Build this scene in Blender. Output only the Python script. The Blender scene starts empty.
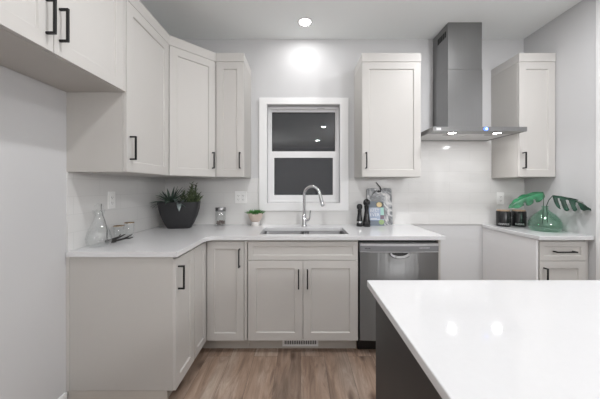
import bpy, bmesh, math, random
from mathutils import Vector, Matrix

random.seed(7)
SC = bpy.context.scene
COL = SC.collection

# ------------------------------------------------------------------ camera, world, exposure
cam_d = bpy.data.cameras.new('camera')
cam_d.sensor_width = 36.0
cam_d.lens = 36.0 * 262.0 / 600.0
cam_d.shift_x = -1.0 / 600.0
cam_d.shift_y = -12.5 / 600.0
cam_d.clip_start = 0.02
cam = bpy.data.objects.new('camera', cam_d)
cam.location = (0, 0, 1.285)
cam.rotation_euler = (math.pi / 2, 0, 0)
COL.objects.link(cam)
SC.camera = cam

W = bpy.data.worlds.new('night')
W.use_nodes = True
W.node_tree.nodes['Background'].inputs[0].default_value = (0.035, 0.038, 0.045, 1)
W.node_tree.nodes['Background'].inputs[1].default_value = 0.5
SC.world = W

SC.view_settings.view_transform = 'Standard'
SC.view_settings.look = 'None'
SC.view_settings.gamma = 1.0
SC.view_settings.use_curve_mapping = False
SC.view_settings.exposure = 0.29

DOWNLIGHT_W = 8.5        # each recessed ceiling light
WINDOW_LIGHT_W = 1.8      # the one above the sink
HOOD_LAMP_W = 0.9
FILL_GLOBE_W = 58.0            # each added fill lamp behind the viewpoint         # each lamp under the hood
try:
    SC.cycles.max_bounces = 14
    SC.cycles.diffuse_bounces = 8
    SC.cycles.transparent_max_bounces = 24
    SC.cycles.sample_clamp_indirect = 6.0
except Exception:
    pass

# ------------------------------------------------------------------ materials
def nodes(m):
    return m.node_tree.nodes, m.node_tree.links

def mat(name, col, rough=0.5, metal=0.0, spec=0.5, emit=None, noise=0.0, nscale=8.0, stretch=(1, 1, 1),
        bump=0.0, bscale=40.0, coat=0.0):
    m = bpy.data.materials.new(name)
    m.use_nodes = True
    N, L = nodes(m)
    b = N['Principled BSDF']
    b.inputs['Base Color'].default_value = (*col, 1)
    b.inputs['Roughness'].default_value = rough
    b.inputs['Metallic'].default_value = metal
    b.inputs['Specular IOR Level'].default_value = spec
    if coat:
        b.inputs['Coat Weight'].default_value = coat
        b.inputs['Coat Roughness'].default_value = 0.05
    if emit:
        b.inputs['Emission Color'].default_value = (*emit[0], 1)
        b.inputs['Emission Strength'].default_value = emit[1]
    if noise or bump:
        tc = N.new('ShaderNodeTexCoord')
        mp = N.new('ShaderNodeMapping')
        mp.inputs['Scale'].default_value = stretch
        L.new(tc.outputs['Object'], mp.inputs[0])
    if noise:
        t = N.new('ShaderNodeTexNoise')
        t.inputs['Scale'].default_value = nscale
        t.inputs['Detail'].default_value = 4
        L.new(mp.outputs[0], t.inputs['Vector'])
        r = N.new('ShaderNodeMix'); r.data_type = 'RGBA'
        r.inputs[6].default_value = (*[max(0, c * (1 - noise)) for c in col], 1)
        r.inputs[7].default_value = (*[min(1, c * (1 + noise)) for c in col], 1)
        L.new(t.outputs[0], r.inputs[0])
        L.new(r.outputs[2], b.inputs['Base Color'])
    if bump:
        t = N.new('ShaderNodeTexNoise')
        t.inputs['Scale'].default_value = bscale
        t.inputs['Detail'].default_value = 3
        L.new(mp.outputs[0], t.inputs['Vector'])
        bp = N.new('ShaderNodeBump')
        bp.inputs['Strength'].default_value = bump
        bp.inputs['Distance'].default_value = 0.01
        L.new(t.outputs[0], bp.inputs['Height'])
        L.new(bp.outputs[0], b.inputs['Normal'])
    return m

def glass_mat(name, tint, ior=1.5, rough=0.0):
    m = bpy.data.materials.new(name)
    m.use_nodes = True
    N, L = nodes(m)
    N.remove(N['Principled BSDF'])
    out = N['Material Output']
    tr = N.new('ShaderNodeBsdfTransparent'); tr.inputs[0].default_value = (*tint, 1)
    gl = N.new('ShaderNodeBsdfGlossy'); gl.inputs['Roughness'].default_value = rough
    gl.inputs[0].default_value = (1, 1, 1, 1)
    fr = N.new('ShaderNodeFresnel'); fr.inputs[0].default_value = ior
    mx = N.new('ShaderNodeMixShader')
    # same reflectance seen from either side of the pane
    ge = N.new('ShaderNodeNewGeometry')
    mr = N.new('ShaderNodeMapRange'); mr.inputs['To Min'].default_value = ior; mr.inputs['To Max'].default_value = 1.0 / ior
    L.new(ge.outputs['Backfacing'], mr.inputs[0]); L.new(mr.outputs[0], fr.inputs[0])
    L.new(fr.outputs[0], mx.inputs[0]); L.new(tr.outputs[0], mx.inputs[1]); L.new(gl.outputs[0], mx.inputs[2])
    L.new(mx.outputs[0], out.inputs[0])
    return m

def tile_mat():
    m = bpy.data.materials.new('white_gloss_tile')
    m.use_nodes = True
    N, L = nodes(m); b = N['Principled BSDF']
    g = N.new('ShaderNodeNewGeometry')
    sep = N.new('ShaderNodeSeparateXYZ'); L.new(g.outputs['Position'], sep.inputs[0])
    add = N.new('ShaderNodeMath'); add.operation = 'ADD'
    L.new(sep.outputs['X'], add.inputs[0]); L.new(sep.outputs['Y'], add.inputs[1])
    sub = N.new('ShaderNodeMath'); sub.operation = 'SUBTRACT'; sub.inputs[1].default_value = 0.9135
    L.new(sep.outputs['Z'], sub.inputs[0])
    cmb = N.new('ShaderNodeCombineXYZ'); L.new(add.outputs[0], cmb.inputs[0]); L.new(sub.outputs[0], cmb.inputs[1])
    br = N.new('ShaderNodeTexBrick')
    br.offset = 0.5
    br.inputs['Scale'].default_value = 1.0
    br.inputs['Brick Width'].default_value = 0.406
    br.inputs['Row Height'].default_value = 0.105
    br.inputs['Mortar Size'].default_value = 0.0013
    br.inputs['Mortar Smooth'].default_value = 0.3
    br.inputs['Color1'].default_value = (0.665, 0.66, 0.65, 1)
    br.inputs['Color2'].default_value = (0.685, 0.68, 0.67, 1)
    br.inputs['Mortar'].default_value = (0.59, 0.59, 0.58, 1)
    L.new(cmb.outputs[0], br.inputs['Vector'])
    L.new(br.outputs['Color'], b.inputs['Base Color'])
    b.inputs['Roughness'].default_value = 0.14
    bp = N.new('ShaderNodeBump'); bp.inputs['Strength'].default_value = 0.3; bp.inputs['Distance'].default_value = 0.001
    bp.invert = True
    L.new(br.outputs['Fac'], bp.inputs['Height']); L.new(bp.outputs[0], b.inputs['Normal'])
    return m

def floor_mat():
    m = bpy.data.materials.new('oak_plank_floor')
    m.use_nodes = True
    N, L = nodes(m); b = N['Principled BSDF']
    g = N.new('ShaderNodeNewGeometry')
    sep = N.new('ShaderNodeSeparateXYZ'); L.new(g.outputs['Position'], sep.inputs[0])
    cmb = N.new('ShaderNodeCombineXYZ'); L.new(sep.outputs['Y'], cmb.inputs[0]); L.new(sep.outputs['X'], cmb.inputs[1])
    br = N.new('ShaderNodeTexBrick')
    br.offset = 0.37
    br.inputs['Scale'].default_value = 1.0
    br.inputs['Brick Width'].default_value = 1.22
    br.inputs['Row Height'].default_value = 0.178
    br.inputs['Mortar Size'].default_value = 0.0009
    br.inputs['Bias'].default_value = 0.0
    br.inputs['Color1'].default_value = (0, 0, 0, 1)
    br.inputs['Color2'].default_value = (1, 1, 1, 1)
    br.inputs['Mortar'].default_value = (0.5, 0.5, 0.5, 1)
    L.new(cmb.outputs[0], br.inputs['Vector'])
    # per-plank offset for the grain
    mul = N.new('ShaderNodeVectorMath'); mul.operation = 'SCALE'; mul.inputs['Scale'].default_value = 9.0
    L.new(br.outputs['Color'], mul.inputs[0])
    ad = N.new('ShaderNodeVectorMath'); ad.operation = 'ADD'
    L.new(g.outputs['Position'], ad.inputs[0]); L.new(mul.outputs[0], ad.inputs[1])
    mp = N.new('ShaderNodeMapping'); mp.inputs['Scale'].default_value = (11, 1.6, 1)
    L.new(ad.outputs[0], mp.inputs[0])
    n1 = N.new('ShaderNodeTexNoise'); n1.inputs['Scale'].default_value = 1.6; n1.inputs['Detail'].default_value = 10; n1.inputs['Roughness'].default_value = 0.68
    n1.inputs['Distortion'].default_value = 1.6
    L.new(mp.outputs[0], n1.inputs['Vector'])
    mp2 = N.new('ShaderNodeMapping'); mp2.inputs['Scale'].default_value = (3.0, 0.7, 1)
    L.new(ad.outputs[0], mp2.inputs[0])
    n2 = N.new('ShaderNodeTexNoise'); n2.inputs['Scale'].default_value = 1.8; n2.inputs['Detail'].default_value = 3
    L.new(mp2.outputs[0], n2.inputs['Vector'])
    r1 = N.new('ShaderNodeValToRGB')
    e = r1.color_ramp.elements
    e[0].position = 0.22; e[0].color = (0.12, 0.088, 0.070, 1)
    e[1].position = 0.78; e[1].color = (0.52, 0.46, 0.405, 1)
    k = r1.color_ramp.elements.new(0.5); k.color = (0.335, 0.278, 0.235, 1)
    L.new(n1.outputs[0], r1.inputs[0])
    r2 = N.new('ShaderNodeValToRGB')
    e = r2.color_ramp.elements
    e[0].position = 0.33; e[0].color = (0.60, 0.54, 0.50, 1)
    e[1].position = 0.7; e[1].color = (1.12, 1.10, 1.08, 1)
    L.new(n2.outputs[0], r2.inputs[0])
    mx = N.new('ShaderNodeMix'); mx.data_type = 'RGBA'; mx.blend_type = 'MULTIPLY'; mx.inputs[0].default_value = 1.0
    k = r2.color_ramp.elements.new(0.5); k.color = (1.0, 0.87, 0.78, 1)
    L.new(r1.outputs[0], mx.inputs[6]); L.new(r2.outputs[0], mx.inputs[7])
    # per-plank tone
    r3 = N.new('ShaderNodeValToRGB')
    e = r3.color_ramp.elements
    e[0].color = (0.80, 0.76, 0.74, 1); e[1].color = (1.12, 1.10, 1.09, 1)
    L.new(br.outputs['Color'], r3.inputs[0])
    mx2 = N.new('ShaderNodeMix'); mx2.data_type = 'RGBA'; mx2.blend_type = 'MULTIPLY'; mx2.inputs[0].default_value = 1.0
    L.new(mx.outputs[2], mx2.inputs[6]); L.new(r3.outputs[0], mx2.inputs[7])
    # knots
    mp3 = N.new('ShaderNodeMapping'); mp3.inputs['Scale'].default_value = (5.5, 2.2, 1)
    L.new(ad.outputs[0], mp3.inputs[0])
    vo = N.new('ShaderNodeTexVoronoi'); vo.inputs['Scale'].default_value = 1.0
    L.new(mp3.outputs[0], vo.inputs['Vector'])
    r4 = N.new('ShaderNodeValToRGB')
    e = r4.color_ramp.elements
    e[0].position = 0.05; e[0].color = (0.22, 0.16, 0.14, 1); e[1].position = 0.17; e[1].color = (1, 1, 1, 1)
    L.new(vo.outputs['Distance'], r4.inputs[0])
    mx3 = N.new('ShaderNodeMix'); mx3.data_type = 'RGBA'; mx3.blend_type = 'MULTIPLY'; mx3.inputs[0].default_value = 0.8
    L.new(mx2.outputs[2], mx3.inputs[6]); L.new(r4.outputs[0], mx3.inputs[7])
    # joint
    mx4 = N.new('ShaderNodeMix'); mx4.data_type = 'RGBA'
    L.new(br.outputs['Fac'], mx4.inputs[0]); L.new(mx3.outputs[2], mx4.inputs[6]); mx4.inputs[7].default_value = (0.09, 0.065, 0.05, 1)
    L.new(mx4.outputs[2], b.inputs['Base Color'])
    b.inputs['Roughness'].default_value = 0.42
    return m

def quartz_mat():
    m = mat('white_quartz', (0.66, 0.66, 0.67), rough=0.05, spec=0.5, noise=0.02, nscale=60)
    return m

def marble_mat():
    m = bpy.data.materials.new('grey_marble')
    m.use_nodes = True
    N, L = nodes(m); b = N['Principled BSDF']
    tc = N.new('ShaderNodeTexCoord')
    n = N.new('ShaderNodeTexNoise'); n.inputs['Scale'].default_value = 12; n.inputs['Detail'].default_value = 8
    n.inputs['Distortion'].default_value = 1.4
    mp = N.new('ShaderNodeMapping'); mp.inputs['Scale'].default_value = (1.7, 1, 0.9)
    m0 = N.new('ShaderNodeMapping'); m0.inputs['Rotation'].default_value = (0, 0.75, 0)
    L.new(tc.outputs['Object'], m0.inputs[0]); L.new(m0.outputs[0], mp.inputs[0]); L.new(mp.outputs[0], n.inputs['Vector'])
    r = N.new('ShaderNodeValToRGB')
    e = r.color_ramp.elements
    e[0].position = 0.40; e[0].color = (0.06, 0.065, 0.07, 1)
    e[1].position = 0.74; e[1].color = (0.66, 0.65, 0.64, 1)
    k = r.color_ramp.elements.new(0.50); k.color = (0.15, 0.16, 0.175, 1)
    L.new(n.outputs[0], r.inputs[0]); L.new(r.outputs[0], b.inputs['Base Color'])
    b.inputs['Roughness'].default_value = 0.3
    return m

def leaf_mat(name, c0, c1, rough=0.35, scale=22, spec=0.5):
    m = bpy.data.materials.new(name)
    m.use_nodes = True
    N, L = nodes(m); b = N['Principled BSDF']
    tc = N.new('ShaderNodeTexCoord')
    n = N.new('ShaderNodeTexNoise'); n.inputs['Scale'].default_value = scale; n.inputs['Detail'].default_value = 3
    L.new(tc.outputs['Object'], n.inputs['Vector'])
    r = N.new('ShaderNodeValToRGB')
    r.color_ramp.elements[0].position = 0.35; r.color_ramp.elements[0].color = (*c0, 1)
    r.color_ramp.elements[1].position = 0.65; r.color_ramp.elements[1].color = (*c1, 1)
    L.new(n.outputs[0], r.inputs[0]); L.new(r.outputs[0], b.inputs['Base Color'])
    b.inputs['Roughness'].default_value = rough
    b.inputs['Specular IOR Level'].default_value = spec
    return m

M = {}
M['wall'] = mat('wall_paint', (0.58, 0.58, 0.585), rough=0.6, spec=0.3, bump=0.03, bscale=250)
M['ceiling'] = mat('ceiling_paint', (0.86, 0.88, 0.875), rough=0.9, spec=0.1, bump=0.12, bscale=180)
M['trim'] = mat('white_trim_paint', (0.80, 0.80, 0.80), rough=0.35)
M['floor'] = floor_mat()
M['tile'] = tile_mat()
M['cab'] = mat('greige_cabinet_paint', (0.54, 0.524, 0.503), rough=0.42, spec=0.4)
M['cabpanel'] = mat('greige_cabinet_side', (0.50, 0.484, 0.46), rough=0.5, spec=0.35)
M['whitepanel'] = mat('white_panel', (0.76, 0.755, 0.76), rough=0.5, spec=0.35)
M['toe'] = mat('greige_toe_kick', (0.50, 0.47, 0.43), rough=0.55)
M['black'] = mat('matte_black_metal', (0.008, 0.008, 0.008), rough=0.45, spec=0.3)
M['blackplastic'] = mat('black_plastic', (0.01, 0.01, 0.011), rough=0.3)
M['quartz'] = quartz_mat()
M['steel'] = mat('brushed_steel', (0.40, 0.40, 0.405), rough=0.27, metal=1.0, noise=0.05, nscale=3, stretch=(60, 60, 0.6))
M['hoodsteel'] = mat('hood_steel', (0.30, 0.30, 0.30), rough=0.30, metal=1.0, noise=0.05, nscale=4, stretch=(50, 50, 0.7))
M['sink'] = mat('sink_steel', (0.20, 0.20, 0.205), rough=0.36, metal=1.0)
M['chrome'] = mat('chrome', (0.62, 0.62, 0.63), rough=0.1, metal=1.0)
M['dwsteel'] = mat('dishwasher_steel', (0.27, 0.27, 0.27), rough=0.46, metal=1.0, bump=0.35, bscale=1.0, stretch=(11, 11, 0.5))
_b = M['dwsteel'].node_tree.nodes['Principled BSDF']     # horizontally brushed: highlights stretch upright
_b.inputs['Anisotropic'].default_value = 0.95
_t = M['dwsteel'].node_tree.nodes.new('ShaderNodeCombineXYZ'); _t.inputs[2].default_value = 1.0
M['dwsteel'].node_tree.links.new(_t.outputs[0], _b.inputs['Tangent'])
M['dwtrim'] = mat('dishwasher_strip_steel', (0.60, 0.60, 0.61), rough=0.5, metal=0.7)
M['dwinset'] = mat('dishwasher_inset', (0.22, 0.22, 0.23), rough=0.5, metal=0.3)
M['filter'] = mat('filter_mesh', (0.72, 0.72, 0.72), rough=0.5, metal=0.2)
M['island'] = mat('charcoal_island_paint', (0.030, 0.031, 0.032), rough=0.45)
M['vinyl'] = mat('window_vinyl', (0.78, 0.78, 0.785), rough=0.35)
M['wglass'] = glass_mat('window_glass', (0.80, 0.82, 0.84), ior=1.85)
M['gasket'] = mat('dark_gasket', (0.03, 0.03, 0.03), rough=0.6)
M['plate'] = mat('outlet_plastic', (0.82, 0.82, 0.81), rough=0.35)
M['lens'] = mat('downlight_lens', (0.9, 0.9, 0.9), emit=((1.0, 0.97, 0.93), 30.0))
M['hoodlens'] = mat('hood_lamp_lens', (0.9, 0.9, 0.9), emit=((1.0, 0.97, 0.92), 28.0))
M['opal'] = glass_mat('opal_glass', (0.95, 0.95, 0.94), ior=1.3)
M['display'] = mat('blue_display', (0.02, 0.05, 0.3), emit=((0.12, 0.25, 1.0), 1.6))
M['displaytext'] = mat('blue_display_digits', (0.3, 0.5, 0.8), emit=((0.5, 0.75, 1.0), 2.2))
M['glass'] = glass_mat('clear_glass', (0.975, 0.98, 0.98), ior=1.6)
M['greenglass'] = glass_mat('green_glass', (0.79, 0.91, 0.85), ior=1.6)
M['gold'] = mat('gold_rim', (0.72, 0.55, 0.36), rough=0.25, metal=0.9)
M['darkmetal'] = mat('dark_bronze', (0.03, 0.028, 0.027), rough=0.35, metal=0.5)
M['greytwig'] = mat('grey_twig', (0.16, 0.155, 0.15), rough=0.5, metal=0.3)
M['planter'] = mat('charcoal_ceramic', (0.018, 0.018, 0.020), rough=0.55, noise=0.15, nscale=30)
M['soil'] = mat('dark_soil', (0.03, 0.024, 0.018), rough=0.95, noise=0.5, nscale=60)
M['agave'] = leaf_mat('agave_leaf', (0.025, 0.045, 0.035), (0.10, 0.155, 0.12))
M['succ'] = leaf_mat('succulent_leaf', (0.035, 0.06, 0.025), (0.16, 0.20, 0.105), scale=30)
M['greyleaf'] = leaf_mat('blue_grey_leaf', (0.12, 0.15, 0.15), (0.24, 0.28, 0.28))
M['sprout'] = leaf_mat('bright_green_leaf', (0.03, 0.13, 0.03), (0.10, 0.30, 0.07), scale=40)
M['pinkpot'] = mat('blush_ceramic', (0.60, 0.50, 0.44), rough=0.6)
M['whitepot'] = mat('white_ceramic', (0.78, 0.76, 0.74), rough=0.4)
M['pebble'] = mat('mixed_pebbles', (0.18, 0.13, 0.11), rough=0.5, noise=0.8, nscale=40)
M['marble'] = marble_mat()
M['leather'] = mat('black_leather', (0.012, 0.011, 0.011), rough=0.55)
M['millblack'] = mat('black_lacquer', (0.012, 0.012, 0.013), rough=0.25)
M['bookblue'] = mat('book_cover_blue', (0.33, 0.40, 0.54), rough=0.4)
M['booknavy'] = mat('book_cover_slate', (0.12, 0.15, 0.19), rough=0.4)
M['bookgreen'] = mat('book_cover_green', (0.25, 0.36, 0.15), rough=0.4, noise=0.5, nscale=60)
M['bookmint'] = mat('book_cover_mint', (0.36, 0.62, 0.55), rough=0.4)
M['bookplum'] = mat('book_cover_plum', (0.16, 0.10, 0.14), rough=0.4)
M['bookgold'] = mat('book_cover_gold', (0.75, 0.58, 0.30), rough=0.4, noise=0.2, nscale=60)
M['bookdark'] = mat('book_cover_dark', (0.05, 0.05, 0.03), rough=0.4)
M['paper'] = mat('paper', (0.75, 0.74, 0.70), rough=0.8)
M['ink'] = mat('white_ink', (0.86, 0.86, 0.86), rough=0.6)
M['greyink'] = mat('grey_ink', (0.45, 0.45, 0.45), rough=0.6)
M['darkink'] = mat('dark_ink', (0.05, 0.05, 0.055), rough=0.6)
M['wood'] = mat('pale_wood_lid', (0.40, 0.28, 0.19), rough=0.55, noise=0.2, nscale=6, stretch=(1, 8, 1))
M['monlight'] = leaf_mat('bright_monstera', (0.008, 0.06, 0.027), (0.04, 0.23, 0.105), rough=0.3, scale=14)
M['mondark'] = leaf_mat('dark_monstera', (0.004, 0.016, 0.010), (0.012, 0.06, 0.035), rough=0.45, spec=0.2, scale=14)
M['stem'] = mat('green_stem', (0.03, 0.06, 0.035), rough=0.5)

# ------------------------------------------------------------------ geometry helpers
class G:
    def __init__(s):
        s.bm = bmesh.new()
    def quad(s, pts):
        return s.bm.faces.new([s.bm.verts.new(p) for p in pts])
    def box(s, x0, x1, y0, y1, z0, z1):
        v = [s.bm.verts.new((x, y, z)) for x in (x0, x1) for y in (y0, y1) for z in (z0, z1)]
        for f in ((0, 1, 3, 2), (4, 6, 7, 5), (0, 4, 5, 1), (2, 3, 7, 6), (0, 2, 6, 4), (1, 5, 7, 3)):
            s.bm.faces.new([v[i] for i in f])
        return s
    def prism(s, poly, z0, z1):
        a = [s.bm.verts.new((x, y, z0)) for x, y in poly]
        b = [s.bm.verts.new((x, y, z1)) for x, y in poly]
        n = len(poly)
        s.bm.faces.new(a[::-1]); s.bm.faces.new(b)
        for i in range(n):
            s.bm.faces.new((a[i], a[(i + 1) % n], b[(i + 1) % n], b[i]))
        return s
    def cells(s, xs, ys, keep, z0, z1, axis='z', extra=()):
        """flat grid of kept cells with shared vertices, extruded z0->z1 along axis"""
        vv = {}
        def V(x, y):
            k = (round(x, 5), round(y, 5))
            if k not in vv:
                p = (x, y, z1) if axis == 'z' else ((x, z0, y) if axis == 'y' else (z1, x, y))
                vv[k] = s.bm.verts.new(p)
            return vv[k]
        fs = []
        for i in range(len(xs) - 1):
            for j in range(len(ys) - 1):
                if keep((xs[i] + xs[i + 1]) / 2, (ys[j] + ys[j + 1]) / 2):
                    fs.append(s.bm.faces.new((V(xs[i], ys[j]), V(xs[i + 1], ys[j]), V(xs[i + 1], ys[j + 1]), V(xs[i], ys[j + 1]))))
        for poly in extra:
            fs.append(s.bm.faces.new([V(*p) for p in poly]))
        r = bmesh.ops.extrude_face_region(s.bm, geom=fs, use_keep_orig=True)
        d = {'z': (0, 0, z0 - z1), 'y': (0, z1 - z0, 0), 'x': (z0 - z1, 0, 0)}[axis]
        bmesh.ops.translate(s.bm, vec=d, verts=[e for e in r['geom'] if isinstance(e, bmesh.types.BMVert)])
        return s
    def tube(s, pts, r, seg=12, cap=True):
        pts = [Vector(p) for p in pts]
        n = len(pts)
        rs = r if isinstance(r, (list, tuple)) else [r] * n
        rings = []
        up = None
        for i, p in enumerate(pts):
            t = (pts[min(i + 1, n - 1)] - pts[max(i - 1, 0)]).normalized()
            if up is None:
                up = Vector((0, 0, 1)) if abs(t.z) < 0.9 else Vector((1, 0, 0))
            a = t.cross(up).normalized()
            b = a.cross(t).normalized()
            up = b
            rings.append([s.bm.verts.new(p + (a * math.cos(2 * math.pi * k / seg) + b * math.sin(2 * math.pi * k / seg)) * rs[i]) for k in range(seg)])
        for i in range(n - 1):
            for k in range(seg):
                s.bm.faces.new((rings[i][k], rings[i][(k + 1) % seg], rings[i + 1][(k + 1) % seg], rings[i + 1][k]))
        if cap:
            s.bm.faces.new(rings[0][::-1]); s.bm.faces.new(rings[-1])
        return s
    def lathe(s, prof, c=(0, 0, 0), seg=32, axis='z', sx=1.0, sy=1.0, power=None, rot=0.0):
        rings = []
        for r, z in prof:
            ring = []
            for k in range(seg):
                a = 2 * math.pi * k / seg
                ca, sa = math.cos(a), math.sin(a)
                if power:
                    ca = math.copysign(abs(ca) ** (2 / power), ca); sa = math.copysign(abs(sa) ** (2 / power), sa)
                x, y = r * ca * sx, r * sa * sy
                if rot:
                    x, y = x * math.cos(rot) - y * math.sin(rot), x * math.sin(rot) + y * math.cos(rot)
                if axis == 'z': p = (c[0] + x, c[1] + y, c[2] + z)
                elif axis == 'y': p = (c[0] + x, c[1] + z, c[2] + y)
                else: p = (c[0] + z, c[1] + x, c[2] + y)
                ring.append(s.bm.verts.new(p))
            rings.append(ring)
        for i in range(len(rings) - 1):
            for k in range(seg):
                s.bm.faces.new((rings[i][k], rings[i][(k + 1) % seg], rings[i + 1][(k + 1) % seg], rings[i + 1][k]))
        if prof[0][0] > 1e-6: s.bm.faces.new(rings[0][::-1])
        if prof[-1][0] > 1e-6: s.bm.faces.new(rings[-1])
        return s
    def blade(s, base, d, length, width, droop=0.3, n=7, thick=0.0, twist=0.0):
        """a tapering leaf that starts along d and droops"""
        p = Vector(base); d = Vector(d).normalized()
        side = d.cross(Vector((0, 0, 1)))
        side = side.normalized() if side.length > 1e-3 else Vector((1, 0, 0))
        side = Matrix.Rotation(twist, 3, d) @ side
        L, C, R = [], [], []
        for i in range(n + 1):
            t = i / n
            w = width * (math.sin(math.pi * (0.18 + 0.82 * t)) ** 0.8 if t < 1 else 0)
            nrm = side.cross(d).normalized()
            L.append(s.bm.verts.new(p - side * w / 2 + nrm * w * 0.18))
            C.append(s.bm.verts.new(p))
            R.append(s.bm.verts.new(p + side * w / 2 + nrm * w * 0.18))
            d = (d + Vector((0, 0, -droop / n))).normalized()
            p = p + d * length / n
        for i in range(n):
            s.bm.faces.new((L[i], C[i], C[i + 1], L[i + 1]))
            s.bm.faces.new((C[i], R[i], R[i + 1], C[i + 1]))
        return s
    def blob(s, c, rx, ry, rz, sub=1, jit=0.0):
        r = bmesh.ops.create_icosphere(s.bm, subdivisions=sub, radius=1.0)
        for v in r['verts']:
            k = 1 + random.uniform(-jit, jit)
            v.co = Vector((c[0] + v.co.x * rx * k, c[1] + v.co.y * ry * k, c[2] + v.co.z * rz * k))
        return s
    def build(s, name, m, parent=None, bevel=0.0, smooth=None, solidify=0.0, loc=(0, 0, 0), rz=0.0, weld=False):
        if weld:
            bmesh.ops.remove_doubles(s.bm, verts=s.bm.verts[:], dist=1e-6)
        bmesh.ops.recalc_face_normals(s.bm, faces=s.bm.faces[:])
        me = bpy.data.meshes.new(name)
        s.bm.to_mesh(me); s.bm.free()
        me.materials.append(m if not isinstance(m, str) else M[m])
        o = bpy.data.objects.new(name, me)
        COL.objects.link(o)
        o.location = loc; o.rotation_euler = (0, 0, rz)
        if parent: o.parent = parent
        if smooth is not None:
            for p in me.polygons: p.use_smooth = True
            me.set_sharp_from_angle(angle=math.radians(smooth))
        if solidify:
            md = o.modifiers.new('thickness', 'SOLIDIFY'); md.thickness = solidify; md.offset = 0
        if bevel:
            md = o.modifiers.new('bevel', 'BEVEL'); md.width = bevel; md.segments = 2
            md.limit_method = 'ANGLE'; md.angle_limit = math.radians(40)
        return o

def tag(o, label, cat, group=None):
    o['label'] = label; o['category'] = cat
    if group: o['group'] = group
    return o
def thing(name, label, cat, loc, rz=0.0, group=None):
    o = bpy.data.objects.new(name, None)
    o.empty_display_size = 0.05
    COL.objects.link(o)
    o.location = loc; o.rotation_euler = (0, 0, rz)
    return tag(o, label, cat, group)
def struct(o, label=None):
    o['kind'] = 'structure'
    if label: o['label'] = label
    return o
def text_mesh(name, body, size, m, parent, loc, rot, extrude=0.0004, align='CENTER', bold=1.0):
    cu = bpy.data.curves.new(name, 'FONT')
    cu.body = body; cu.size = size; cu.align_x = align; cu.align_y = 'CENTER'; cu.extrude = extrude
    cu.offset = 0.0 if bold <= 1 else size * 0.02 * bold
    t = bpy.data.objects.new(name + '_curve', cu)
    COL.objects.link(t)
    dg = bpy.context.evaluated_depsgraph_get()
    me = bpy.data.meshes.new_from_object(t.evaluated_get(dg))
    bpy.data.objects.remove(t); bpy.data.curves.remove(cu)
    me.name = name
    me.materials.clear(); me.materials.append(M[m])
    o = bpy.data.objects.new(name, me)
    COL.objects.link(o)
    o.parent = parent; o.location = loc; o.rotation_euler = rot
    return o

# ------------------------------------------------------------------ dimensions (metres, camera at origin looking +Y)
XL, XR = -1.35, 2.21          # side walls
YB, YF = 2.60, -4.4           # wall behind the sink, wall behind the viewer
ZC = 2.752                    # ceiling
ZT = 0.915                    # worktop height
ZU = 1.372                    # underside of wall cabinets
HU = 0.998                    # wall cabinet height without the top band
BAND = 0.075

# ------------------------------------------------------------------ setting
g = G(); g.box(XL - .15, XR + .15, YF - .15, YB + .15, -.12, 0); struct(g.build('floor', 'floor'), 'brown oak plank floor')
g = G(); g.box(XL - .15, XR + .15, YF - .15, YB + .15, ZC, ZC + .1); struct(g.build('ceiling', 'ceiling'), 'pale grey painted ceiling')
g = G(); g.box(XL - .15, XL, YF, YB, 0, ZC); struct(g.build('wall_left', 'wall'))
g = G(); g.box(XR, XR + .15, YF, YB, 0, ZC); struct(g.build('wall_right', 'wall'))
g = G(); g.box(XL - .15, XR + .15, YF - .15, YF, 0, ZC); struct(g.build('wall_rear', 'wall'))
WX0, WX1, WZ0, WZ1 = -0.337, 0.386, 1.127, 2.100   # window opening
g = G(); g.cells([XL - .15, WX0, WX1, XR + .15], [0, WZ0, WZ1, ZC],
                 lambda x, z: not (WX0 < x < WX1 and WZ0 < z < WZ1), YB, YB + .15, axis='y')
struct(g.build('wall_back', 'wall'))

# tiled splashbacks
CX0, CX1, CZ0, CZ1 = -0.4126, 0.4676, 1.05, 2.165    # window casing outline
TB = 0.008
g = G(); g.cells([XL, CX0 - .001, CX1 + .001, 1.043, 1.885, XR], [ZT, CZ0 - .001, ZU, 1.742],
                 lambda x, z: (z < ZU or 1.043 < x < 1.885) and not (CX0 < x < CX1 and z > CZ0), YB - TB, YB, axis='y')
struct(g.build('wall_back_backsplash', 'tile'), 'glossy white tile splashback behind the sink and the range gap')
g = G(); g.box(XL, XL + TB, 1.508, YB - TB, ZT, ZU)
struct(g.build('wall_left_backsplash', 'tile'), 'glossy white tile splashback on the left wall')

# white strip painted as the highlight on the right wall corner, baseboards
g = G(); g.box(XR - .012, XR, 1.905, 1.955, 0, ZC - .002); struct(g.build('lit_corner_strip', 'trim', bevel=.004), 'white upright strip painted as the corner highlight on the right wall')
g = G(); g.box(XL, XL + .014, YF, 1.500, 0, .113); struct(g.build('baseboard_left', 'trim', bevel=.004))
g = G(); g.box(1.09, 1.797, YB - .014, YB, 0, .113); struct(g.build('baseboard_back', 'trim', bevel=.004))
g = G(); g.box(XR - .014, XR, YF, 1.90, 0, .113); struct(g.build('baseboard_right', 'trim', bevel=.004))

# window
win = bpy.data.objects.new('window_1', None); COL.objects.link(win); win.location = (0, YB, WZ0)
struct(win, 'white single hung window above the sink, dark outside')
def wl(g): # world coordinates into the window's frame
    bmesh.ops.translate(g.bm, vec=(0, -YB, -WZ0), verts=g.bm.verts[:]); return g
g = G(); g.cells([CX0, WX0, WX1, CX1], [CZ0, WZ0, WZ1, CZ1], lambda x, z: not (WX0 < x < WX1 and WZ0 < z < WZ1), YB - .022, YB - .0005, axis='y')
wl(g).build('casing', 'trim', win, bevel=.003)
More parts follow.
